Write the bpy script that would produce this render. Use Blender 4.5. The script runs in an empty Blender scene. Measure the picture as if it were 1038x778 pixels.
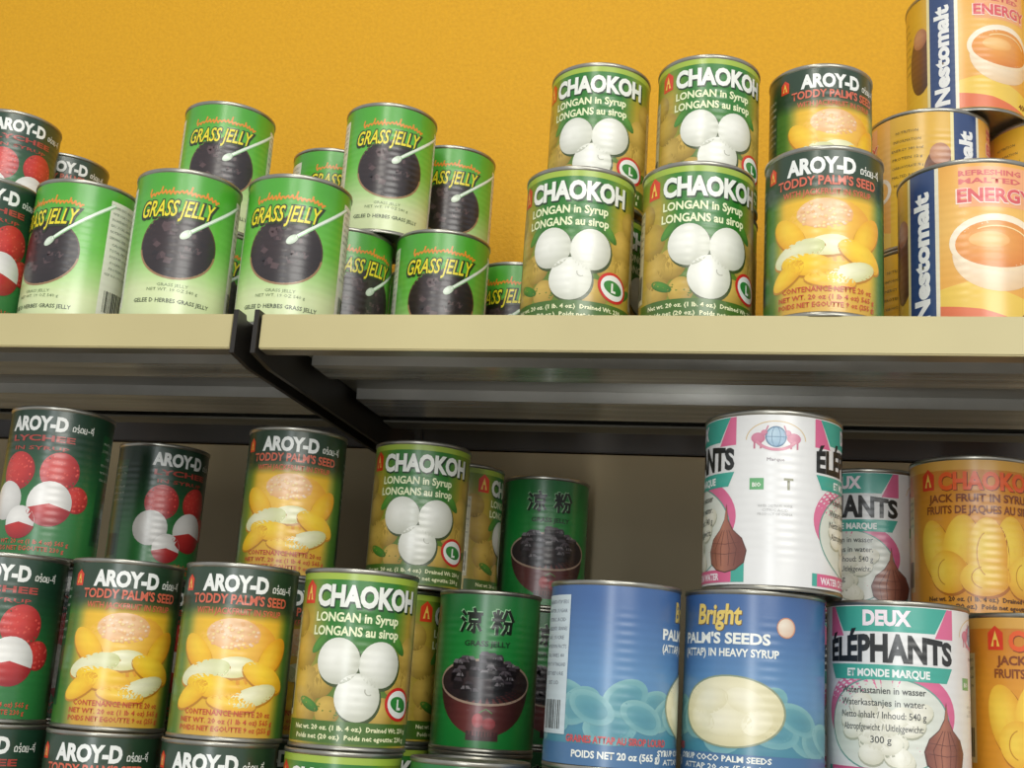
import bpy, bmesh, math, random
from mathutils import Vector, Matrix
random.seed(7)
sc=bpy.context.scene
sc.view_settings.view_transform='Standard'
sc.view_settings.look='None'
Z0=1.55
COL=sc.collection

# ------------------------------------------------------------------ helpers
def lin(c):
    return tuple(((v/255)/12.92 if v/255<=0.04045 else ((v/255+0.055)/1.055)**2.4) for v in c)
def new_mat(name):
    m=bpy.data.materials.new(name);m.use_nodes=True
    nt=m.node_tree;b=nt.nodes['Principled BSDF'];return m,nt,b
def noise_mat(name,c1,c2,scale=8,rough=.5,metal=0,bump=0,bscale=200,detail=4,stretch=None):
    m,nt,b=new_mat(name)
    tc=nt.nodes.new('ShaderNodeTexCoord');mp=nt.nodes.new('ShaderNodeMapping')
    if stretch:mp.inputs['Scale'].default_value=stretch
    nt.links.new(tc.outputs['Object'],mp.inputs[0])
    n=nt.nodes.new('ShaderNodeTexNoise');n.inputs['Scale'].default_value=scale;n.inputs['Detail'].default_value=detail
    nt.links.new(mp.outputs[0],n.inputs['Vector'])
    r=nt.nodes.new('ShaderNodeValToRGB');r.color_ramp.elements[0].position=.3;r.color_ramp.elements[1].position=.7
    r.color_ramp.elements[0].color=(*lin(c1),1);r.color_ramp.elements[1].color=(*lin(c2),1)
    nt.links.new(n.outputs['Fac'],r.inputs[0]);nt.links.new(r.outputs[0],b.inputs['Base Color'])
    b.inputs['Roughness'].default_value=rough;b.inputs['Metallic'].default_value=metal
    if bump:
        n2=nt.nodes.new('ShaderNodeTexNoise');n2.inputs['Scale'].default_value=bscale;n2.inputs['Detail'].default_value=3
        nt.links.new(tc.outputs['Object'],n2.inputs['Vector'])
        bp=nt.nodes.new('ShaderNodeBump');bp.inputs['Strength'].default_value=bump;bp.inputs['Distance'].default_value=.002
        nt.links.new(n2.outputs['Fac'],bp.inputs['Height']);nt.links.new(bp.outputs[0],b.inputs['Normal'])
    return m
M_tin=noise_mat('tinplate',(150,148,138),(180,178,168),30,.32,.9)
M_lid=noise_mat('tin_lid',(165,160,140),(190,186,168),20,.35,.9)
M_wall=noise_mat('yellow_wall_paint',(216,158,14),(226,167,18),260,.72,0,.5,240,detail=6)
M_shelf=noise_mat('cream_enamel',(188,176,128),(200,188,138),6,.42,0,0)
M_under=noise_mat('shaded_underside_paint',(96,92,80),(124,120,108),5,.38,.2,stretch=(1,6,1))  # same shelf paint, greyed and darkened: underside shadow is in the colour
M_chan=noise_mat('channel_painted_glints',(160,158,150),(230,228,220),5,.18,.6,stretch=(1,14,1),detail=7)  # pale streaks paint glossy highlights into the channel colour
M_black=noise_mat('black_bracket_paint',(36,33,29),(48,44,40),20,.4,.2)
M_panel=noise_mat('beige_back_panel',(122,108,78),(136,122,90),4,.55,.05)
M_floor=noise_mat('floor_vinyl',(170,164,150),(186,180,166),12,.5)
# label material : prints come from the vertex colours, broken up by noise; ribs of the can press through
def label_mat(name):
    m,nt,b=new_mat(name)
    a=nt.nodes.new('ShaderNodeVertexColor');a.layer_name='Col'
    tc=nt.nodes.new('ShaderNodeTexCoord');n=nt.nodes.new('ShaderNodeTexNoise');n.inputs['Scale'].default_value=60
    nt.links.new(tc.outputs['Object'],n.inputs['Vector'])
    mr=nt.nodes.new('ShaderNodeMapRange');mr.inputs[3].default_value=.92;mr.inputs[4].default_value=1.06
    nt.links.new(n.outputs['Fac'],mr.inputs[0])
    mx=nt.nodes.new('ShaderNodeVectorMath');mx.operation='SCALE'
    nt.links.new(a.outputs['Color'],mx.inputs[0]);nt.links.new(mr.outputs[0],mx.inputs['Scale'])
    nt.links.new(mx.outputs[0],b.inputs['Base Color'])
    sp=nt.nodes.new('ShaderNodeSeparateXYZ');nt.links.new(tc.outputs['Object'],sp.inputs[0])
    mu=nt.nodes.new('ShaderNodeMath');mu.operation='MULTIPLY';mu.inputs[1].default_value=2*math.pi/.0058
    nt.links.new(sp.outputs['Z'],mu.inputs[0])
    si=nt.nodes.new('ShaderNodeMath');si.operation='SINE';nt.links.new(mu.outputs[0],si.inputs[0])
    # ribbed only between the plain end bands
    d=nt.nodes.new('ShaderNodeMath');d.operation='SUBTRACT';d.inputs[1].default_value=.062;nt.links.new(sp.outputs['Z'],d.inputs[0])
    ab=nt.nodes.new('ShaderNodeMath');ab.operation='ABSOLUTE';nt.links.new(d.outputs[0],ab.inputs[0])
    mk=nt.nodes.new('ShaderNodeMapRange');mk.inputs[1].default_value=.046;mk.inputs[2].default_value=.036;nt.links.new(ab.outputs[0],mk.inputs[0])
    ml=nt.nodes.new('ShaderNodeMath');ml.operation='MULTIPLY';nt.links.new(si.outputs[0],ml.inputs[0]);nt.links.new(mk.outputs[0],ml.inputs[1])
    bp=nt.nodes.new('ShaderNodeBump');bp.inputs['Strength'].default_value=.3;bp.inputs['Distance'].default_value=.00018
    nt.links.new(ml.outputs[0],bp.inputs['Height']);nt.links.new(bp.outputs[0],b.inputs['Normal'])
    b.inputs['Roughness'].default_value=.3;b.inputs['Specular IOR Level'].default_value=.9
    return m
M_label=label_mat('printed_label')

def mesh_obj(name,verts,faces,mat,smooth=False,parent=None):
    me=bpy.data.meshes.new(name);me.from_pydata(verts,[],faces);me.update()
    if mat:me.materials.append(mat)
    o=bpy.data.objects.new(name,me);COL.objects.link(o)
    if smooth:
        for p in me.polygons:p.use_smooth=True
    if parent:o.parent=parent
    return o
def boxes_mesh(name,boxes,mat,bevel=0,parent=None):
    bm=bmesh.new()
    for (x0,x1,y0,y1,z0,z1) in boxes:
        r=bmesh.ops.create_cube(bm,size=1)
        for v in r['verts']:
            v.co=Vector(((x0+x1)/2+v.co.x*(x1-x0),(y0+y1)/2+v.co.y*(y1-y0),(z0+z1)/2+v.co.z*(z1-z0)))
    if bevel:bmesh.ops.bevel(bm,geom=bm.edges[:],offset=bevel,segments=2,affect='EDGES')
    me=bpy.data.meshes.new(name);bm.to_mesh(me);bm.free();me.materials.append(mat)
    o=bpy.data.objects.new(name,me);COL.objects.link(o)
    if parent:o.parent=parent
    return o
def tag(o,label,cat,group=None):
    o['label']=label;o['category']=cat
    if group:o['group']=group

# ------------------------------------------------------------------ label art
_txt={}
def text_mesh(s,bold,res,shear):
    k=(s,bold,res,shear)
    if k in _txt:return _txt[k]
    cu=bpy.data.curves.new('t','FONT');cu.body=s;cu.size=1;cu.offset=bold;cu.resolution_u=res;cu.shear=shear
    cu.align_x='CENTER'
    ob=bpy.data.objects.new('t',cu);COL.objects.link(ob)
    dg=bpy.context.evaluated_depsgraph_get();dg.update()
    ev=ob.evaluated_get(dg);me=ev.to_mesh()
    V=[(v.co.x,v.co.y) for v in me.vertices];Fs=[tuple(p.vertices) for p in me.polygons]
    ev.to_mesh_clear();bpy.data.objects.remove(ob);bpy.data.curves.remove(cu)
    _txt[k]=(V,Fs);return _txt[k]
class Art:
    def __init__(s,r,h):
        s.r=r;s.h=h;s.V=[];s.F=[];s.C=[];s.L=[]
    def add(s,V,F,C,layer):
        o=len(s.V);s.V+=V;s.F+=[tuple(i+o for i in f) for f in F];s.C+=C;s.L+=[layer]*len(V)
    def grid(s,s0,s1,z0,z1,colf,layer=0,ns=None,nz=None):
        ns=ns or max(1,int(math.ceil((s1-s0)/2.4)));nz=nz or 1
        V=[];C=[];F=[]
        for j in range(nz+1):
            for i in range(ns+1):
                a=s0+(s1-s0)*i/ns;b=z0+(z1-z0)*j/nz
                V.append((a,b));C.append(colf(a,b) if callable(colf) else colf)
        for j in range(nz):
            for i in range(ns):
                k=j*(ns+1)+i;F.append((k,k+1,k+ns+2,k+ns+1))
        s.add(V,F,C,layer)
    rect=grid
    def ball(s,cx,cz,rx,rz,ci,ce,layer=2,rot=0,n=28,hl=(-.25,.25),a0=0,a1=2*math.pi):
        rings=max(2,int(max(rx,rz)/3.5));V=[];C=[];F=[]
        full=abs(a1-a0-2*math.pi)<1e-6;m=n if full else n+1
        ca,sa=math.cos(rot),math.sin(rot)
        V.append((cx,cz));C.append(tuple(ci[k]*.75+ce[k]*.25 for k in range(3)))
        for q in range(1,rings+1):
            t=q/rings
            for i in range(m):
                a=a0+(a1-a0)*i/n;x=math.cos(a)*t;z=math.sin(a)*t
                d=min(1,math.hypot(x-hl[0],z-hl[1])/1.3)**1.6
                C.append(tuple(ci[k]*(1-d)+ce[k]*d for k in range(3)))
                X=x*rx;Z=z*rz;V.append((cx+X*ca-Z*sa,cz+X*sa+Z*ca))
        for i in range(n):
            j=(i+1)%m;F.append((0,1+i,1+j))
            for q in range(rings-1):
                a=1+q*m;b=a+m;F.append((a+i,b+i,b+j,a+j))
        s.add(V,F,C,layer)
    def poly(s,pts,col,layer=2):
        bm=bmesh.new();vs=[bm.verts.new((p[0],p[1],0)) for p in pts];bm.faces.new(vs)
        s._bis(bm,layer,col)
    def _bis(s,bm,layer,col,step=2.6):
        bmesh.ops.triangulate(bm,faces=bm.faces[:])
        xs=[v.co.x for v in bm.verts]
        x=math.ceil(min(xs)/step)*step
        while x<max(xs):
            bmesh.ops.bisect_plane(bm,geom=bm.verts[:]+bm.edges[:]+bm.faces[:],plane_co=(x,0,0),plane_no=(1,0,0),dist=1e-4)
            x+=step
        bm.verts.index_update();V=[(v.co.x,v.co.y) for v in bm.verts];F=[]
        for f in bm.faces:
            ids=[v.index for v in f.verts]
            A=sum(V[ids[i]][0]*V[ids[(i+1)%len(ids)]][1]-V[ids[(i+1)%len(ids)]][0]*V[ids[i]][1] for i in range(len(ids)))
            F.append(tuple(ids if A>0 else ids[::-1]))
        C=[(col(*v) if callable(col) else col) for v in V]
        bm.free();s.add(V,F,C,layer)
    def stroke(s,pts,w,col,layer=3):
        for i in range(len(pts)-1):
            (x0,y0),(x1,y1)=pts[i],pts[i+1];d=math.hypot(x1-x0,y1-y0) or 1
            nx,ny=-(y1-y0)/d*w/2,(x1-x0)/d*w/2;ex,ey=(x1-x0)/d*w*.35,(y1-y0)/d*w*.35
            s.poly([(x0-ex+nx,y0-ey+ny),(x0-ex-nx,y0-ey-ny),(x1+ex-nx,y1+ey-ny),(x1+ex+nx,y1+ey+ny)],col,layer)
    def arc(s,cx,cz,rx,rz,a0,a1,w,col,layer=3,n=20):
        V=[];F=[];C=[]
        for i in range(n+1):
            a=a0+(a1-a0)*i/n
            for q in (-.5,.5):
                V.append((cx+(rx+q*w)*math.cos(a),cz+(rz+q*w)*math.sin(a)));C.append(col)
        for i in range(n):F.append((2*i,2*i+1,2*i+3,2*i+2))
        s.add(V,F,C,layer)
    def text(s,t,cx,z,ht,col,width=None,layer=4,bold=.02,shear=0,arch=0,vert=False,slope=0):
        """baseline z, cap height ht, centred on cx, fitted to width (mm)"""
        V,Fs=text_mesh(t,bold,3 if ht>4 else 1,shear)
        if not V:return
        x0=min(v[0] for v in V);x1=max(v[0] for v in V);k=ht/.73
        kx=(width/(x1-x0)) if width else k*.95
        bm=bmesh.new();m=(x0+x1)/2;W=(x1-x0)*kx/2
        vs=[]
        for a,b in V:
            X=(a-m)*kx;Y=b*k
            if arch:Y*=1+arch*(1-(X/W)**2)
            Y+=slope*X
            if vert:vs.append(bm.verts.new((cx-Y,z+X,0)))
            else:vs.append(bm.verts.new((cx+X,z+Y,0)))
        for f in Fs:
            try:bm.faces.new([vs[i] for i in f])
            except ValueError:pass
        if ht>5:s._bis(bm,layer,col)
        else:
            s._bis(bm,layer,col,step=1e6)
    def build(s,name):
        R=s.r-.75
        verts=[]
        for (a,b),l in zip(s.V,s.L):
            rr=(R+l*.055)/1000;th=a/s.r
            verts.append((rr*math.sin(th),-rr*math.cos(th),b/1000))
        me=bpy.data.meshes.new(name);me.from_pydata(verts,[],s.F);me.update()
        ca=me.color_attributes.new('Col','FLOAT_COLOR','POINT')
        flat=[]
        for c in s.C:
            l=lin(c);flat+=[*l,1]
        ca.data.foreach_set('color',flat)
        me.materials.append(M_label)
        for p in me.polygons:p.use_smooth=True
        return me
def mixc(a,b,t):
    t=max(0,min(1,t));return tuple(a[k]*(1-t)+b[k]*t for k in range(3))
H=124.1
WHITE=(238,240,230);BLK=(30,32,30)
def smalltext(A,cx,z,lines,ht,col,width,gap=None,layer=4):
    for i,l in enumerate(lines):
        A.text(l,cx,z-i*(gap or ht*1.5),ht,col,width=min(width,len(l)*ht*.85),layer=layer,bold=0)
def barcode(A,cx,z0,z1,w,layer=4):
    rnd=random.Random(3);x=cx-w/2
    while x<cx+w/2:
        b=rnd.choice([.5,.8,1.2]);A.rect(x,x+b,z0,z1,BLK,layer,ns=1);x+=b+rnd.choice([.6,.9,1.3])
def emblem(A,c,z,l=3,k=1):
    A.poly([(c-6*k,z-8*k),(c+6*k,z-8*k),(c+6*k,z+4*k),(c,z+9*k),(c-6*k,z+4*k)],(224,62,30),l)
    A.poly([(c-3.5*k,z-5.5*k),(c+3.5*k,z-5.5*k),(c,z+5.5*k)],(246,206,90),l+1)
    A.poly([(c-1.2*k,z-5.5*k),(c+1.2*k,z-5.5*k),(c+1.2*k,z-1*k),(c-1.2*k,z-1*k)],(224,62,30),l+2)

# ---- grass jelly, light green
def art_jelly():
    A=Art(42,H);P=math.pi*42
    top=(74,164,44);mid=(104,188,66);bot=(214,226,172)
    def bg(s,z):
        c=mixc(top,mid,(112-z)/40);return mixc(c,bot,(66-z)/40)
    A.grid(-P,P,3.5,H-3.5,bg,0,ns=112,nz=24)
    for c in (0,P):
        # small orange wavy script line above the title
        pts=[(c-29+i*1.13,104.2-((i-26)/26)**2*2.5+(2.1 if i%3==0 else (-1.6 if i%3==1 else .6))*(.6+.4*math.sin(i*1.7))) for i in range(52)]
        A.stroke(pts,1.5,(228,138,36),2)
        for i in (0,9,17,30,41):A.stroke([pts[i],(pts[i][0]+.8,pts[i][1]+3.4)],1.4,(228,138,36),3)
        # bowl
        A.ball(c,61,31.5,28,(98,66,48),(70,46,36),1,n=40)
        A.ball(c,61,30.2,26.6,(48,34,36),(32,24,26),2,n=40)
        rnd=random.Random(5)
        for i in range(40):
            a=rnd.uniform(0,6.28);q=math.sqrt(rnd.random())*.84
            x=c+math.cos(a)*q*27;z=62+math.sin(a)*q*22;w=rnd.uniform(2.5,4.8);t=rnd.uniform(0,1.5)
            pts=[(x+w*math.cos(t+k*1.571),z+w*.8*math.sin(t+k*1.571)) for k in range(4)]
            A.poly(pts,rnd.choice([(60,44,48),(44,32,36),(84,64,66),(34,26,30)]),3 if i%2 else 4)
        A.arc(c,61,31,27.5,math.pi*1.05,math.pi*1.95,1.6,(156,120,84),3)
        A.text('GRASS JELLY',c-3.2,83.6,14.2,(34,50,20),width=66,layer=6,bold=.085,shear=.32,slope=.03)
        A.text('GRASS JELLY',c-4,84.4,13.6,(238,222,40),width=61,layer=8,bold=.015,shear=.32,slope=.03)
        # long spoon reaching to the label's edge
        A.stroke([(c+5,70),(c+54,108)],3.2,(150,200,140),5);A.stroke([(c+5,70.3),(c+54,108.4)],2,(236,246,230),7)
        A.ball(c+5,70,5.4,3.2,(230,240,224),(170,190,160),7,rot=.7,n=14)
        smalltext(A,c,27,['GRASS JELLY','NET WT. 19 OZ 540 g'],2.6,(110,130,84),40)
        A.text('GELEE D HERBES GRASS JELLY',c,14,3.4,(60,76,48),width=62,bold=.015)
    for c in (P/2,-P/2):
        A.rect(c-15,c+17,12,112,(228,228,210),1)
        smalltext(A,c+1,106,['INGREDIENTS: GRASS JELLY','WATER, SUGAR, CORN STARCH','INGREDIENTS: GELEE','EAU, SUCRE, AMIDON','NUTRITION FACTS','SERVING SIZE 1 CUP','CALORIES 90','TOTAL FAT 0 g','SODIUM 10 mg','SUGARS 20 g','PROTEIN 0 g','KEEP IN A COOL PLACE'],2.2,(110,120,106),27,gap=5.2)
        barcode(A,c+1,18,36,22)
    return A.build('label_jelly')
# ---- longan
def art_longan():
    A=Art(42,H);P=math.pi*42
    g1=(36,118,30);g2=(120,146,42);g3=(186,160,58)
    def bg(s,z):
        d=abs((s+P/2)%P-P/2)
        c=mixc(g1,(96,122,34),(84-z)/50)
        return mixc(c,mixc(g3,g2,(z-92)/20),(d-22)/18)
    A.grid(-P,P,3.5,H-3.5,bg,0,ns=112,nz=20)
    A.rect(-P,P,116,H-3.5,(160,186,64),1)
    for c in (0,P):
        for (x,z,r) in ((-47,66,14),(-40,42,14),(46,66,14),(44,48,13),(-55,86,11),(54,86,11),(-28,46,12),(30,48,11),(-40,26,11),(20,26,11),(-20,26,10)):
            A.ball(c+x,z,r,r,(214,180,84),(150,122,44),1,n=24)
        for (x,z,ro) in ((-30,72,.8),(30,74,-.8),(-36,30,-.4),(48,30,.5)):
            A.ball(c+x,z,10,3.6,(88,150,50),(48,104,34),2,rot=ro,n=16)
        A.rect(c-24,c+24,75,95,g1,2)
        A.text('CHAOKOH',c+4.9,97,14.5,(20,54,18),width=83,layer=3,bold=.07)
        A.text('CHAOKOH',c+4,98,14.5,WHITE,width=81,layer=5,bold=.05)
        emblem(A,c-46,107,3)
        A.text('LONGAN in Syrup',c-4,87,6.4,(236,242,196),width=64,bold=.03,layer=6)
        A.text('LONGANS au sirop',c-4,77.5,6.4,(236,242,196),width=66,bold=.03,layer=6)
        for (x,z,r) in ((-15,60,16.5),(16,59,16.5),(1,36,17)):
            A.ball(c+x+1,z-1.5,r,r,(60,80,30),(60,76,30),3)
            A.ball(c+x,z,r-.6,r-.6,(246,246,236),(190,192,174),5,n=32)
        A.arc(c+9,41,3,3,math.pi*.9,math.pi*1.7,.8,(180,180,165),6,n=8)
        A.ball(c+36,33,14,11.5,(214,44,36),(200,34,30),5,rot=-.2);A.ball(c+36,33,11.6,9.4,(240,242,234),(230,234,224),6,rot=-.2)
        A.ball(c+36,33,9,5.2,(52,140,60),(36,120,46),7,rot=-.2);A.text('L',c+36,29.6,6.8,WHITE,layer=8,bold=.05)
        A.rect(c-60,c+60,5,19.5,(70,108,32),4)
        A.text('Net wt. 20 oz. (1 lb. 4 oz.)  Drained Wt. 230 g',c,13.5,3.3,(238,238,190),width=96,bold=.03,layer=6)
        A.text('Poids net (20 oz.)  Poids net egoutte: 230 g',c,7.5,3.3,(238,238,190),width=92,bold=.03,layer=6)
    for c in (P/2,-P/2):
        A.rect(c-8,c+8,22,94,(206,200,160),3);barcode(A,c,26,44,12,5)
        smalltext(A,c,90,['INGREDIENTS','LONGAN, WATER','SUGAR','PRODUCT OF THAILAND','NUTRITION FACTS','CALORIES 80'],2,(60,60,40),14,gap=6,layer=5)
    return A.build('label_longan')
# ---- toddy palm with jackfruit
THAI=[([(.55,.15),(.0,.15),(.0,.75),(.3,.95),(.6,.8),(.6,.15)],0),([(.5,.9),(.1,.85),(.15,.6),(.5,.5),(.45,.05),(.2,.12)],1),([(.3,1.15),(.3,1.4)],1),
 ([(.55,.15),(.0,.15),(.0,.75),(.3,.95),(.6,.8),(.6,.15)],2),([(.1,.95),(.0,.6),(.2,.5),(.0,.35),(.05,.08),(.6,.08),(.6,.95)],3),([(.1,.5),(.55,.5)],4),
 ([(.2,.35),(.3,.5),(.0,.5),(.0,.8),(.3,.95),(.6,.8),(.6,.05)],5),([(.0,1.15),(.6,1.15),(.6,1.45)],5)]
def aroy_head(A,c,l1,l2,colr,k=1.0):
    A.text('AROY-D',c-5,104,11.5,(240,242,236),width=50,bold=.05,layer=6)
    for pts,i in THAI:
        A.stroke([(c+24+i*3.1+p[0]*3.6,104.6+p[1]*4.6) for p in pts],.75,(232,234,224),6)
    A.text(l1,c,95,6.8*k,colr,width=76*k,bold=.03,layer=6)
    A.text(l2,c,87.6,4.6*k,colr,width=66*k,bold=.015,layer=6)
def art_toddy():
    A=Art(42,H);P=math.pi*42
    dk=(36,62,40);go=(240,190,50);og=(214,168,58);ed=(70,122,46)
    def bg(s,z):
        d=abs((s+P/2)%P-P/2)
        c=mixc(go,og,(34-z)/25)
        c=mixc(c,ed,(d-32)/12)
        return mixc(c,dk,(z-84)/10)
    A.grid(-P,P,3.5,H-3.5,bg,0,ns=112,nz=28)
    for c in (0,P):
        aroy_head(A,c,"TODDY PALM'S SEED",'WITH JACKFRUIT IN SYRUP',(214,104,76))
        emblem(A,c-45,109,3,.7)
        A.ball(c+2,62,33,23,(250,206,84),(232,158,44),1,n=34)
        A.ball(c-2,74,20,11,(246,208,166),(236,176,110),2,n=24)
        rnd=random.Random(9)
        for i in range(60):
            a=rnd.uniform(0,6.28);q=math.sqrt(rnd.random());x=c-2+math.cos(a)*q*19;z=73+math.sin(a)*q*10
            A.ball(x,z,1.5,1.1,rnd.choice([(248,226,198),(242,190,132),(250,230,160)]),(234,178,122),3+i%2,n=7)
        for (x,z,rx,rz,ro,ci,ce) in ((-28,60,16,9,-.8,(254,210,60),(236,168,34)),(30,60,16,9,.9,(252,206,56),(234,162,32)),
            (-21,46,20,8.5,.3,(240,238,200),(204,208,140)),(25,45,19,8.5,-.4,(254,216,60),(238,176,34)),(1,51,16,7.5,.1,(246,244,210),(222,218,150)),
            (-13,37,21,8,-.15,(254,216,50),(238,176,30)),(18,32,19,7,.3,(244,242,206),(210,210,146)),(-29,31,15,7,.6,(252,210,50),(230,166,30)),(2,26,18,5.4,-.1,(252,210,64),(234,172,40))):
            A.ball(c+x,z-1,rx+.6,rz+.6,(206,142,34),(190,128,30),3 if z>50 else (5 if z<40 else 4),rot=ro,n=22)
            A.ball(c+x,z,rx,rz,ci,ce,4 if z>50 else (6 if z<40 else 5),rot=ro,n=22)
        A.text('CONTENANCE NETTE 20 oz',c,17.6,4,(196,74,46),width=66,bold=.02,layer=8)
        A.text('NET WT. 20 oz (1 lb 4 oz) 565 g',c,12.2,3.6,(196,74,46),width=72,bold=.02,layer=8)
        A.text('POIDS NET EGOUTTE 9 oz (255 g)',c,6.8,3.6,(196,74,46),width=72,bold=.02,layer=8)
    for c in (P/2,-P/2):
        A.rect(c-11,c+11,16,108,(38,76,44),2);barcode(A,c,20,40,16,4)
        smalltext(A,c,100,['INGREDIENTS','TODDY PALM SEED','JACKFRUIT, SUGAR','WATER','PRODUCT OF THAILAND','NUTRITION FACTS','CALORIES 90'],2.1,(200,210,190),20,gap=6,layer=5)
    return A.build('label_toddy')
# ---- lychee
def art_lychee():
    A=Art(42,H);P=math.pi*42
    def bg(s,z):return mixc((46,122,60),(28,62,42),(z-45)/50)
    A.grid(-P,P,3.5,H-3.5,bg,0,ns=112,nz=14)
    for c in (0,P):
        aroy_head(A,c,'LYCHEE','IN SYRUP',(176,66,54),.72)
        def red(x,z,r,l):
            A.ball(c+x,z,r,r,(222,66,58),(156,34,38),l,n=26)
            rnd=random.Random(int(x*7+z))
            for i in range(26):
                a=rnd.uniform(0,6.28);q=math.sqrt(rnd.random())*.9
                A.ball(c+x+math.cos(a)*q*r,z+math.sin(a)*q*r,1.1,1.1,(236,100,84),(196,52,50),l+1,n=6)
        def white(x,z,r,l,half=False):
            A.ball(c+x,z,r,r,(248,246,240),(198,196,190),l,n=26)
            if half:A.ball(c+x,z,r+.6,r+.6,(210,56,52),(146,30,36),l+1,n=16,a0=math.pi*1.08,a1=math.pi*1.92)
        red(19,71,16,1);red(-17,70,16,1);white(-25,46,16,3);red(35,50,11,3);white(14,45,18,5,True);white(-8,29,13,6,True)
        A.text('NET WT. 20 oz (1 lb 4 oz) 565 g',c,12,3.6,(208,84,60),width=68,bold=.02,layer=8)
        A.text('POIDS NET EGOUTTE 230 g',c,6.6,3.6,(208,84,60),width=62,bold=.02,layer=8)
    for c in (P/2,-P/2):
        A.rect(c-11,c+11,16,108,(30,90,50),2);barcode(A,c,20,40,16,4)
        smalltext(A,c,100,['INGREDIENTS','LYCHEE, WATER','SUGAR','PRODUCT OF THAILAND','NUTRITION FACTS','CALORIES 90'],2.1,(200,210,190),20,gap=6,layer=5)
    return A.build('label_lychee')
# ---- green herbal jelly with chinese title
def art_herbal():
    A=Art(42,H);P=math.pi*42
    A.grid(-P,P,3.5,H-3.5,lambda s,z:mixc((34,138,60),(24,104,50),(z-80)/50),0,ns=112,nz=10)
    liang=[[(.05,.88),(.18,.76)],[(.02,.62),(.15,.53)],[(.03,.08),(.2,.42)],[(.62,1),(.68,.86)],[(.32,.8),(1,.8)],[(.42,.68),(.9,.68),(.9,.48),(.42,.48),(.42,.68)],[(.66,.46),(.66,.05),(.55,.12)],[(.5,.36),(.36,.14)],[(.82,.36),(.96,.14)]]
    fen=[[(.22,.97),(.22,.02)],[(.02,.6),(.44,.6)],[(.05,.88),(.12,.7)],[(.42,.9),(.33,.7)],[(.2,.56),(.02,.25)],[(.24,.56),(.44,.3)],[(.66,.97),(.5,.58)],[(.78,.97),(1,.58)],[(.56,.48),(.9,.48),(.87,.08),(.74,.1)],[(.7,.48),(.64,.22),(.5,.02)]]
    for c in (0,P):
        for ch,x0 in ((liang,-23),(fen,3)):
            for st in ch:A.stroke([(c+x0-.5+p[0]*17,90.6+p[1]*19) for p in st],3,(150,196,150),4)
            for st in ch:A.stroke([(c+x0+p[0]*17,90+p[1]*19) for p in st],2.5,(18,30,20),6)
        A.text('GRASS JELLY',c,80.5,4.2,(18,50,26),width=38,bold=.03)
        def bowl(cx,cz,W,D,col,l):
            pts=[(cx-W+2*W*i/16,cz) for i in range(17)]+[(cx+W*math.cos(a),cz-D*math.sin(a)) for a in [math.pi*k/18 for k in range(1,18)]]
            A.poly(pts,col,l)
        bowl(c,52,40,40,lambda s,z:mixc((132,62,60),(60,32,32),abs(s-c+6)/36),1)
        A.rect(c-13,c+13,9,16,(70,36,36),1)
        A.ball(c,53,40,17,(60,46,48),(34,28,32),2,n=40)
        A.arc(c,53,40,17,0,2*math.pi,1.8,(176,150,130),3,n=44)
        rnd=random.Random(8)
        cubes=[]
        for i in range(40):
            a=rnd.uniform(0,6.28);q=math.sqrt(rnd.random())*.86
            cubes.append((c+math.cos(a)*q*35,57+math.sin(a)*q*17))
        cubes.sort(key=lambda p:-p[1])
        for i,(x,z) in enumerate(cubes):
            w=rnd.uniform(3.2,4.8);t=rnd.uniform(-.4,.4);l=4+(i*5)//40
            fr=[(x-w,z-w),(x+w,z-w+t*2),(x+w,z+w*.5+t*2),(x-w,z+w*.5)]
            tp=[(x-w,z+w*.5),(x+w,z+w*.5+t*2),(x+w*.55,z+w*1.15),(x-w*.6,z+w*1.1)]
            A.poly(fr,(26,22,26) if i%2 else (34,28,32),l);A.poly(tp,rnd.choice([(92,84,90),(66,58,64),(126,120,124)]),l)
        A.ball(c-4,24,4.5,5.5,(206,56,62),(160,40,46),5,n=14);A.ball(c+5,22,5.5,4.5,(190,84,88),(140,44,50),5,n=14)
        A.stroke([(c-3,30),(c+2,33),(c+7,30)],.8,(90,140,70),6)
    for c in (P/2,-P/2):
        A.rect(c-12,c+12,14,110,(30,110,52),2);smalltext(A,c,100,['INGREDIENTS','GRASS JELLY','WATER, STARCH','NET WT. 530 g','CALORIES 30'],2.2,(190,215,180),20,gap=7,layer=5)
        barcode(A,c,20,42,16,5)
    return A.build('label_herbal')
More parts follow.
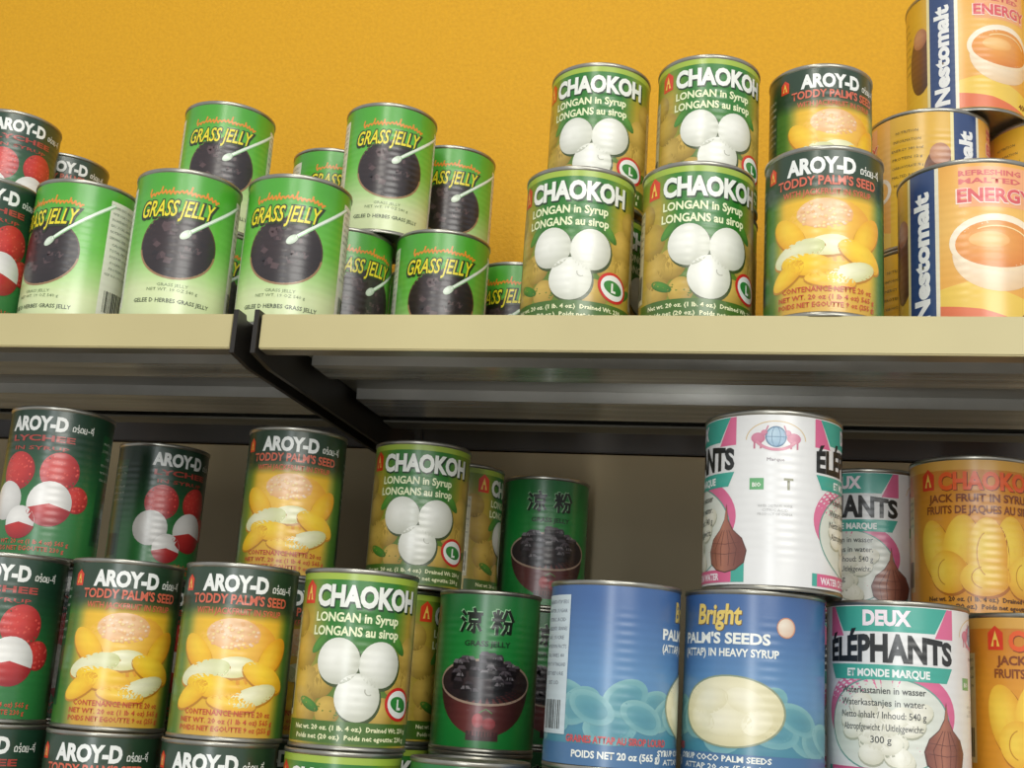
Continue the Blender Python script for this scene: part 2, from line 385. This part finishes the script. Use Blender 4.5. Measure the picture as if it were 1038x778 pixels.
# ---- palm seeds blue
def art_palm(r):
    A=Art(r,H);P=math.pi*r
    def bg(s,z):
        c=mixc((60,98,152),(92,138,182),(112-z)/50)
        return mixc(c,(72,136,156),(52-z)/30)
    A.grid(-P,P,3.5,H-3.5,bg,0,ns=128,nz=20)
    rnd=random.Random(4)
    for i in range(26):
        s=-P+2*P*(i+.5)/26+rnd.uniform(-3,3);z=rnd.uniform(26,50)
        rx=rnd.uniform(14,19);rz=rnd.uniform(8,12);ro=rnd.uniform(-.6,.6);l=1+2*(i%3)
        A.ball(s,z,rx,rz,(92,152,164),(140,186,186),l,rot=ro,n=24,hl=(.1,-.1))
        A.ball(s,z,rx*.72,rz*.66,(80,142,158),(104,162,170),l+1,rot=ro,n=18,hl=(.2,-.2))
    A.grid(-P,P,3.5,17,lambda s,z:(70,112,154),7,nz=1)
    c=0
    A.text('Bright',c-1.4,100.4,13.5,(110,90,50),width=35,bold=.03,layer=2,shear=.1)
    A.text('Bright',c-2,101,13.5,(226,198,104),width=35,bold=.03,layer=4,shear=.1)
    A.text("PALM'S SEEDS",c,88,7.2,WHITE,width=70,bold=.035)
    A.text('(ATTAP) IN HEAVY SYRUP',c+3,79.6,5.2,WHITE,width=76,bold=.03)
    A.ball(c+8,44,38.5,23.5,(130,150,130),(140,150,120),7,n=44)
    A.ball(c+8,44,37,22.4,(238,232,200),(216,208,164),8,n=44)
    for (x,z,a,b,ro) in ((-6,50,14,8,.3),(19,51,14,8,-.3),(6,37,18,9,0),(27,38,11,8,.5),(-13,38,11,7,-.4)):
        A.ball(c+x,z,a,b,(242,237,210),(226,219,180),9,rot=ro,n=20)
    A.ball(c+46,100,6.5,6.5,(236,226,208),(220,184,156),3,n=18);A.arc(c+46,100,6.5,6.5,0,2*math.pi,.8,(200,140,110),4)
    A.text('SYRUP COCO PALM SEEDS',c,12,3.9,WHITE,width=74,bold=.03,layer=9)
    A.text('ATTAP 20 oz (565 g)',c,6.5,3.6,WHITE,width=62,bold=.02,layer=9)
    c=-P*.46
    A.text('GRAINES ATTAP AU SIROP LOURD',c,18,4.6,(204,76,76),width=74,bold=.03,layer=9)
    A.text('POIDS NET 20 oz (565 g)',c,8.5,4.6,WHITE,width=64,bold=.03,layer=9)
    c=-P*.84
    A.rect(c-16,c+16,22,114,(200,214,220),8)
    smalltext(A,c,108,['INGREDIENTS: ATTAP SEEDS','WATER, SUGAR','CITRIC ACID','INGREDIENTS: GRAINES','EAU, SUCRE','NUTRITION FACTS','CALORIES 80','PRODUCT OF THAILAND','BEST BEFORE','SEE LID'],2.6,(80,90,110),28,gap=6,layer=9)
    barcode(A,c,25,44,22,9)
    return A.build('label_palm')
# ---- water chestnuts
def art_chestnut():
    r=49;A=Art(r,H);P=math.pi*r
    base=(230,230,228);pink=(220,106,146);teal=(66,168,150)
    A.grid(-P,P,3.5,H-3.5,base,0,ns=132,nz=1)
    def chest(x,z,k,l):
        pts=[(0,24),(1.4,15),(5,9),(11,4),(14,-3),(12.5,-10),(7,-14),(0,-15.5),(-7,-14),(-12.5,-10),(-14,-3),(-11,4),(-5,9),(-1.4,15)]
        A.poly([(x+a*k*1.05,z+b*k*1.05) for a,b in pts],(92,56,48),l)
        A.poly([(x+a*k,z+b*k) for a,b in pts],lambda s,zz:mixc((182,120,96),(116,66,56),(abs(s-x+3)/(12*k))),l+1)
        for q in (-9,-4,3,8):A.stroke([(x+q*k*.3,z+9*k),(x+q*k,z-2*k),(x+q*k*.8,z-12*k)],.5,(100,58,50),l+2)
        for zz in (-4,2):A.stroke([(x-12*k,z+zz*k),(x,z+zz*k-1.4),(x+12*k,z+zz*k)],.45,(110,64,56),l+2)
    for c in (0,P):
        A.poly([(c-48,100),(c-33,100),(c-43,120),(c-48,120)],pink,2);A.poly([(c+48,100),(c+33,100),(c+43,120),(c+48,120)],pink,2)
        A.poly([(c-33,103),(c+33,103),(c+43,120),(c-43,120)],teal,2)
        A.text('DEUX',c,107.5,10,(246,232,238),width=33,bold=.05,layer=5)
        A.text('ÉLÉPHANTS',c,83.5,14,BLK,width=94,bold=.045,layer=5,arch=.3)
        A.poly([(c-42,71),(c+42,71),(c+47,81),(c-47,81)],teal,4)
        A.text('ET MONDE MARQUE',c,73.2,5,(238,242,238),width=58,bold=.04,layer=6)
        A.ball(c,50,49,31,(224,124,158),(216,100,142),1,n=48)
        A.ball(c,42,44,31,(214,220,206),(222,224,214),2,n=44)
        A.arc(c,42,44,31,0,2*math.pi,1,(110,160,148),3,n=50)
        rnd=random.Random(6)
        for i in range(22):
            a=rnd.uniform(0,6.28);q=math.sqrt(rnd.random())*.75
            x=c+math.cos(a)*q*40;z=40+math.sin(a)*q*28;ro=rnd.uniform(-.5,.5)
            A.ball(x,z-1,9.4,6.9,(180,182,160),(172,174,152),3+i%2,n=16,rot=ro)
            A.ball(x,z,9,6.5,(244,242,228),(214,212,190),4+i%2,n=16,rot=ro)
        tx=(74,78,74)
        for i,(t,w) in enumerate([('Waterkastanien in wasser',60),('Waterkastanjes in water.',60),('Netto Inhalt / Inhoud: 540 g',60),('Abtropfgewicht / Uitlekgewicht:',56),('300 g',14)]):
            A.text(t,c-4,62-i*8,4.6,tx,width=w,bold=.01,layer=6)
        chest(c+41,30,1.15,6)
        A.rect(c-46,c+46,5,13.5,(216,96,138),5)
        A.text('WATER CHESTNUTS IN WATER',c-4,6.8,4.6,(244,234,238),width=78,bold=.04,layer=6)
        A.rect(c-50,c-46,5,13.5,teal,5);A.rect(c+46,c+56,5,20,teal,5)
    for c in (P/2,-P/2):
        A.ball(c,105,7,7,(180,206,220),(120,160,190),2,n=20);A.arc(c,105,7,7,0,2*math.pi,.9,(80,120,150),3,n=24)
        A.arc(c,105,3,7,0,2*math.pi,.5,(90,130,160),3);A.stroke([(c-7,105),(c+7,105)],.5,(90,130,160),3)
        for sg in (-1,1):
            A.ball(c+sg*12.5,104,5,3.8,(214,140,162),(196,112,138),2,n=16);A.ball(c+sg*8.2,107.6,2.4,2.2,(214,140,162),(196,112,138),3,n=12)
            A.stroke([(c+sg*7.2,108.6),(c+sg*5.6,112.5)],1,(196,114,138),3)
            A.stroke([(c+sg*10.5,101),(c+sg*10.5,97)],1.3,(196,114,138),3);A.stroke([(c+sg*15,101),(c+sg*15,97)],1.3,(196,114,138),3)
            A.arc(c,103,21,13,math.pi*(.5 if sg<0 else 0),math.pi*(1 if sg<0 else .5),.7,(216,190,140),2,n=12)
        A.arc(c,110,17,14,math.pi*1.2,math.pi*1.8,2,(214,140,160),4,n=14)
        smalltext(A,c,88,['Marque'],2.4,(120,100,110),12)
        for k,x in enumerate((-13,9)):
            A.rect(c+x-5,c+x+5,68,76,(104,172,116) if k==0 else base,2,ns=4)
            A.text('BIO' if k==0 else 'T',c+x,70 if k==0 else 68.5,3 if k==0 else 8,WHITE if k==0 else (150,150,124),bold=.03,layer=3)
        smalltext(A,c,56,['WATER CHESTNUTS, WATER','CITRIC ACID','PRODUCT OF CHINA'],1.9,(180,180,178),24)
    return A.build('label_chestnut')
# ---- jackfruit
def art_jack():
    r=49;A=Art(r,H);P=math.pi*r
    A.grid(-P,P,3.5,H-3.5,lambda s,z:mixc((230,158,44),(206,128,38),(z-70)/50),0,ns=132,nz=12)
    A.rect(-P,P,113,H-3.5,(222,168,74),1)
    for c in (0,P):
        A.text('CHAOKOH',c+4.8,97.4,13.5,(140,60,20),width=83,bold=.05,layer=4)
        A.text('CHAOKOH',c+4,98,13.5,(238,96,34),width=82,bold=.045,layer=6)
        emblem(A,c-47,106,3)
        A.text('JACK FRUIT IN SYRUP',c-4,88,6.2,(134,66,20),width=84,bold=.035,layer=6)
        A.text('FRUITS DE JAQUES AU SIROP',c-2,79,6.2,(134,66,20),width=92,bold=.03,layer=6)
        for i,(x,z,rx,rz,ro) in enumerate(((-40,50,13,25,.25),(40,50,13,25,-.25),(-20,52,14,26,-.1),(21,52,14,26,.12),(0,48,15,28,0),(-30,34,15,17,.6),(30,32,15,17,-.5),(-2,30,19,14,.1))):
            A.ball(c+x+1,z-1.5,rx+.6,rz+.6,(196,122,24),(184,108,20),1+i//2,rot=ro,n=28)
            A.ball(c+x,z,rx,rz,(254,218,78),(232,160,34),2+i//2,rot=ro,n=28)
            if i>3:A.arc(c+x,z,rx*.55,rz*.6,math.pi*.6,math.pi*1.4,.8,(206,144,30),7,n=10)
        A.text('Net wt. 20 oz. (1 lb. 4 oz.)  Drained wt. 230 g',c,12,3.6,(90,52,18),width=94,bold=.03,layer=8)
        A.text('Poids net (20 oz.)  Poids net egoutte: 230 g',c,6.5,3.6,(90,52,18),width=92,bold=.03,layer=8)
    for c in (P/2,-P/2):
        A.rect(c-10,c+10,20,96,(222,196,130),2);barcode(A,c,24,44,14,4)
        smalltext(A,c,90,['INGREDIENTS','JACKFRUIT','WATER, SUGAR','CALORIES 90'],2.2,(90,60,30),16,gap=6,layer=5)
    return A.build('label_jack')
# ---- malted drink tin
def art_malt():
    r=52;A=Art(r,H);P=math.pi*r
    A.grid(-P,P,3.5,H-3.5,lambda s,z:mixc((232,190,64),(222,172,46),z/120),0,ns=136,nz=4)
    for c in (0,P):
        A.grid(c-22,c+60,3.5,H-3.5,lambda s,z:mixc((240,190,100),(234,166,66),abs(z-76)/60),1,nz=10)
        for a,b,col in ((-48,-25,(48,72,118)),(-25,-22,(236,230,206)),(-51,-48,(238,222,160))):
            A.rect(c+a,c+b,3.5,H-3.5,col,2)
        A.text('Nestomalt',c-30.5,57,13,(240,240,236),width=96,bold=.05,layer=4,vert=True)
        A.rect(c-8,c+44,88,118,(240,172,120),2)
        for i,t in enumerate(('REFRESHING','MALTED')):
            A.text(t,c+14,111.5-i*6,4,(214,96,96),width=44,bold=.03,layer=4)
        A.text('ENERGY',c+18,91.5,10.5,(250,226,210),width=56,bold=.06,layer=5);A.text('ENERGY',c+18,92,10,(220,92,96),width=54,bold=.035,layer=6)
        # white-rimmed cup of amber drink with handle
        A.arc(c+50,56,9,10,-1.8,1.8,3.4,(244,232,212),2)
        A.ball(c+18,54,31,27,(250,238,216),(232,196,150),3,n=36,a0=math.pi,a1=2*math.pi)
        A.ball(c+18,62,33,21,(254,246,228),(240,214,174),4,n=40)
        A.ball(c+18,61,29,17,(238,168,84),(222,132,56),5,n=36)
        A.ball(c+12,64,14,6,(250,206,140),(240,172,92),6,n=20)
        A.arc(c+18,61,24,13,math.pi*.1,math.pi*.7,1,(252,220,160),7,n=20)
        A.poly([(c-22,30),(c-2,34),(c+60,16),(c+60,4),(c-22,4)],(238,200,84),2)
        A.poly([(c-22,18),(c+6,14),(c+40,4),(c-22,4)],(226,116,70),4)
        A.text('400 g',c+42,8,5,(120,60,30),width=18,bold=.02,layer=5)
    for c in (P/2+4,-P/2+4):
        A.ball(c+18,58,15,30,(120,72,44),(74,46,34),1,n=24);A.ball(c+18,82,9,10,(206,150,110),(160,100,70),2,n=20)
        smalltext(A,c-10,104,['NUTRITION','INFORMATION','ENERGY 380 kcal','PROTEIN 12 g','CARBOHYDRATE 78 g','MALTED BARLEY','MILK SOLIDS'],2.6,(90,80,60),28,gap=8)
    return A.build('label_malt')

ART=dict(jelly=(art_jelly(),42),longan=(art_longan(),42),toddy=(art_toddy(),42),lychee=(art_lychee(),42),herbal=(art_herbal(),42),
 palm=(art_palm(49),49),palms=(art_palm(46),46),chest=(art_chestnut(),49),jack=(art_jack(),49),malt=(art_malt(),52))

# ------------------------------------------------------------------ can body / lid
def lathe(name,prof,mat,n=72):
    V=[];F=[]
    for r,z in prof:
        for i in range(n):
            a=2*math.pi*i/n;V.append((r*math.cos(a),r*math.sin(a),z))
    for k in range(len(prof)-1):
        for i in range(n):
            j=(i+1)%n;F.append((k*n+i,k*n+j,(k+1)*n+j,(k+1)*n+i))
    F.append(tuple(range((len(prof)-1)*n,len(prof)*n)));F.append(tuple(range(n))[::-1])
    me=bpy.data.meshes.new(name);me.from_pydata(V,[],F);me.update();me.materials.append(mat)
    for p in me.polygons:p.use_smooth=len(p.vertices)==4
    return me
BODY={};LID={}
for rm in (42,46,49,52):
    r=rm/1000;h=H/1000
    b=r-.0010
    prof=[(r-.003,.0032),(r-.0016,.0030),(r-.0012,.0006),(r-.0006,.0),(r-.0001,.0004),(r,.0012),(r,.0026),(r-.0005,.0031),(b,.0036),
          (b,h-.0036),(r-.0005,h-.0031),(r,h-.0026),(r,h-.0012),(r-.0001,h-.0004),(r-.0006,h),(r-.0012,h-.0006),(r-.0016,h-.003),(r-.003,h-.0036)]
    BODY[rm]=lathe('can_body_%d'%rm,prof,M_tin)
    lp=[(r-.0016,h-.0034),(r-.0018,h-.003),(r-.004,h-.003),(r-.0048,h-.0018),(r-.007,h-.0018),(r-.0078,h-.0028),(r-.013,h-.0028),(r-.0138,h-.002),(r-.0155,h-.002),(r-.0163,h-.0028),(.001,h-.0028)]
    LID[rm]=lathe('can_lid_%d'%rm,lp,M_lid,64)
INFO=dict(
 jelly=('grass_jelly_can','grass jelly can with light green label and dark bowl picture','cans of grass jelly'),
 longan=('longan_can','longan can, green label with three white fruits','cans of longans in syrup'),
 toddy=('mixed_fruit_can','fruit can, dark label with yellow jackfruit and palm seeds','cans of palm seed and jackfruit'),
 lychee=('lychee_can','lychee can, dark green label with red and white fruits','cans of lychees in syrup'),
 herbal=('herbal_jelly_can','green jelly can with black Chinese characters and maroon bowl','cans of herbal jelly'),
 palm=('palm_seed_can','wide blue palm seed can with cream oval picture','cans of palm seeds'),
 palms=('palm_seed_can','blue palm seed can turned to its ingredients side','cans of palm seeds'),
 chest=('water_chestnut_can','wide water chestnut can with pink, white and teal label','cans of water chestnuts'),
 jack=('jackfruit_can','wide jackfruit can with golden orange label and yellow fruit','cans of jackfruit'),
 malt=('malt_drink_tin','yellow and orange malt drink tin with navy stripe','tins of malt drink'))
SU=.2592;SL=.0792-2*.1241;h=.1241
proto={}
def can(design,x,y,shelf,level,off=0,extra=''):
    me,rm=ART[design];nm,lab,grp=INFO[design]
    if design not in proto:
        o=bpy.data.objects.new(nm,BODY[rm]);l=bpy.data.objects.new('paper_label',me);d=bpy.data.objects.new('lid',LID[rm])
        l.parent=o;d.parent=o;proto[design]=(o,l,d)
    else:
        o,l,d=[q.copy() for q in proto[design]];l.parent=o;d.parent=o
    for q in (o,l,d):COL.objects.link(q)
    o.location=(x/1000,y/1000,Z0+(SU if shelf=='U' else SL)+(level-1)*h)
    o.rotation_euler=(0,0,math.atan2(-x,y)+off/rm)
    place={('U',1):'standing on the upper shelf',('U',2):'stacked in the second tier up high',('U',3):'on top of the tin stack'}.get((shelf,level),
          {1:'in the bottom tier of the lower shelf',2:'in the middle tier',3:'on top of the stacked cans'}.get(level))
    o['label']=lab+', '+(extra or place);o['category']='tin can';o['group']=grp
    if len(o['label'].replace(',',' ').split())>12:
        o['label']=lab+(', '+extra if extra and len((lab+' '+extra).split())<=12 else '')
    return o
# upper shelf
can('lychee',-654,878,'U',1,4)
can('lychee',-733,1006,'U',2,8);can('lychee',-733,1006,'U',1)
can('toddy',-735,1103,'U',2,0);can('toddy',-735,1103,'U',1)
can('jelly',-571,893,'U',1,-32,'ingredients panel showing')
can('jelly',-471,878,'U',1,-4)
can('jelly',-381,893,'U',1,-8)
can('jelly',-508,1006,'U',1);can('jelly',-508,1006,'U',2,-4)
can('jelly',-440,1110,'U',1);can('jelly',-440,1110,'U',2,10)
can('jelly',-379,1005,'U',1,20);can('jelly',-353,1020,'U',2,2)
can('jelly',-292,1014,'U',1,2)
can('jelly',-330,1112,'U',1);can('jelly',-317,1111,'U',2,0)
can('jelly',-240,1097,'U',1,-12)
can('longan',-150,890,'U',1,-6);can('longan',-60,886,'U',1,9)
can('toddy',31,865,'U',1,3);can('malt',137,902,'U',1,0)
can('longan',-150,977,'U',1,-70);can('longan',-59,974,'U',1);can('toddy',33,985,'U',1)
can('longan',-150,963,'U',2,-6);can('longan',-59,957,'U',2,8);can('toddy',32,979,'U',2,14)
can('malt',128,1073,'U',1,60,'turned to its plain side');can('malt',128,1073,'U',2,70,'turned to its plain side')
can('malt',233,1097,'U',1);can('malt',233,1097,'U',2,50)
can('malt',163,1081,'U',3,16)
# lower shelf : bottom tier
for d,x,y in (('lychee',-577,885),('toddy',-484,886),('toddy',-391,884),('longan',-297,884),('herbal',-205,886),('palms',-109,893),('palm',-12,908),('chest',90,942),('jack',192,988)):
    can(d,x,y,'L',1,-6)
# middle tier front
can('lychee',-584,889,'L',2,-6)
can('toddy',-490,899,'L',2,4);can('toddy',-390,887,'L',2,0)
can('longan',-297,889,'L',2,3);can('herbal',-228,1018,'L',2,0)
can('palms',-109,890,'L',2,72);can('palm',-13,911,'L',2,-24)
can('chest',86,941,'L',2,-7);can('jack',186,986,'L',2,20)
# back supports (two tiers)
SUP=[('lychee',-589,978),('lychee',-568,1079),('toddy',-401,995),('longan',-313,1045),('longan',-290,1134),('herbal',-219,1194),('chest',66,1132),('jack',166,1088)]
for d,x,y in SUP:
    can(d,x,y,'L',1)
    can(d,x,y,'L',2,-62 if d=='longan' else 20)
can('herbal',-228,1018,'L',1)
# top tier
can('lychee',-589,936,'L',3,-16)
can('lychee',-568,1079,'L',3,20)
can('toddy',-401,995,'L',3,-2)
can('longan',-302,1040,'L',3,0)
can('longan',-292,1136,'L',3,-62,'turned to its side')
can('herbal',-219,1194,'L',3,6)
can('chest',-2,910,'L',3,math.pi*49/2+2)
can('chest',79,1117,'L',3,-22)
can('jack',156,1051,'L',3,10)

# ------------------------------------------------------------------ shelving
YF=.8255;YB=1.16
zt=Z0+SU
def shelf(x0,x1,zt,yb,lab):
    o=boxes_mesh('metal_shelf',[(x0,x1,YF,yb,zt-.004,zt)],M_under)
    lip=boxes_mesh('front_lip',[(x0,x1,YF-.0015,YF+.0025,zt-.0262,zt+.0004)],M_shelf,.0009,o)
    lip['label']='cream enamelled front lip'
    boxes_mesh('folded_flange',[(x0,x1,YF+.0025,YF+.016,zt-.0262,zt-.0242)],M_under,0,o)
    for ya,yc in ((.916,.960),(1.030,1.098)):
        boxes_mesh('stiffening_channel',[(x0+.006,x1-.006,ya,yc,zt-.0135,zt-.0125),(x0+.006,x1-.006,ya,ya+.001,zt-.0125,zt-.004),(x0+.006,x1-.006,yc-.001,yc,zt-.0125,zt-.004)],M_chan,0,o)
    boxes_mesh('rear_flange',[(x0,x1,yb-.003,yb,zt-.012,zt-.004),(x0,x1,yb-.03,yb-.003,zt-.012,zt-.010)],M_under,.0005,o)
    tag(o,lab,'shelf','metal shelves')
    return o
XL,XR=-1.05,.62
shelf(XL,-.3935,zt,YB,'cream metal shelf with folded lip, carrying jelly cans')
shelf(-.3715,XR,zt,YB,'cream metal shelf with folded lip, carrying tall stacks')
shelf(XL,-.3935,Z0+SL,1.243,'cream metal shelf below, stacked with fruit cans')
shelf(-.3715,XR,Z0+SL,1.243,'cream metal shelf below, stacked with mixed cans')
def bracket(x,zt,lab):
    w=.0018
    prof=[(YF-.004,-.030),(YF-.004,.003),(YF+.01,.003),(YF+.012,-.0005),(1.243,-.0005),(1.243,-.034),(1.16,-.034),(.90,-.034),(.855,-.034)]
    n=len(prof);V=[(x-w,y,zt+z) for y,z in prof]+[(x+w,y,zt+z) for y,z in prof]
    F=[tuple(range(n))[::-1],tuple(range(n,2*n))]+[(i,(i+1)%n,n+(i+1)%n,n+i) for i in range(n)]
    o=mesh_obj('shelf_bracket',V,F,M_black);tag(o,lab,'bracket','shelf brackets')
for z in (zt,Z0+SL):
    bracket(-.3908,z,'black steel shelf bracket at the shelf joint')
    bracket(-.3745,z,'black steel shelf bracket at the shelf joint')
up=boxes_mesh('rack_upright',[(-.4,-.365,1.2435,1.268,0,Z0+.30)],M_black,.001);tag(up,'black steel rack upright behind the shelf joint','upright')
pn=boxes_mesh('rack_back_panel',[(XL,-.4005,1.2445,1.250,0,Z0+.243)],M_panel,.0008);tag(pn,'beige metal back panel behind stacked fruit cans','back panel','rack back panels')
pn=boxes_mesh('rack_back_panel',[(-.3645,XR,1.2445,1.250,0,Z0+.243)],M_panel,.0008);tag(pn,'beige metal back panel behind green jelly can','back panel','rack back panels')
rl=boxes_mesh('gap_shade_strip',[(XL,XR,1.2505,1.268,Z0+.246,Z0+.31)],M_black,.001);tag(rl,'added dark strip for shade in the gap behind the shelf','shade strip')  # dark strip added to stand in for shade in the gap

# ------------------------------------------------------------------ room
w=boxes_mesh('wall_back',[(-3,3,1.27,1.37,0,3.0)],M_wall);w['kind']='structure'
fl=boxes_mesh('floor',[(-3,3,-3,1.37,-.1,0)],M_floor);fl['kind']='structure'

# ------------------------------------------------------------------ light
def area(name,loc,target,sx,sy,e,col):
    L=bpy.data.lights.new(name,'AREA');L.shape='RECTANGLE';L.size=sx;L.size_y=sy;L.energy=e;L.color=col
    o=bpy.data.objects.new(name,L);COL.objects.link(o);o.location=loc
    o.rotation_euler=(Vector(target)-Vector(loc)).to_track_quat('-Z','Y').to_euler()
area('shop_window',(1.3,-1.9,2.75),(-.1,1,1.65),1.5,1.2,36,(1,.98,.92))
area('streak_fill_light',(-.15,-2.6,1.4),(-.15,1,1.6),.34,2.4,26,(.96,.99,1))  # unseen tall light, added for streaks on cans and fill under the shelf
area('ceiling_tube',(-.3,-.1,2.9),(-.2,1.2,1.9),.12,1.2,6,(1,.96,.86))
wd=bpy.data.worlds.new('world');sc.world=wd;wd.use_nodes=True
bg=wd.node_tree.nodes['Background'];bg.inputs[0].default_value=(.95,.97,1,1);bg.inputs[1].default_value=.56

# ------------------------------------------------------------------ camera
f=1267.7;ya,pi_,ro=-0.2151,0.2431,0.0675
cy,sy=math.cos(ya),math.sin(ya);cp,sp=math.cos(pi_),math.sin(pi_)
Fw=Vector((sy*cp,cy*cp,sp));Rt=Vector((cy,-sy,0));Up=Rt.cross(Fw)
c,s=math.cos(ro),math.sin(ro);R2=c*Rt+s*Up;U2=c*Up-s*Rt
cam=bpy.data.cameras.new('camera');co=bpy.data.objects.new('camera',cam);COL.objects.link(co)
mw=Matrix((( R2.x,U2.x,-Fw.x,0),(R2.y,U2.y,-Fw.y,0),(R2.z,U2.z,-Fw.z,Z0),(0,0,0,1)))
co.matrix_world=mw;cam.sensor_width=36;cam.lens=36*f/1038;cam.clip_start=.01
sc.camera=co
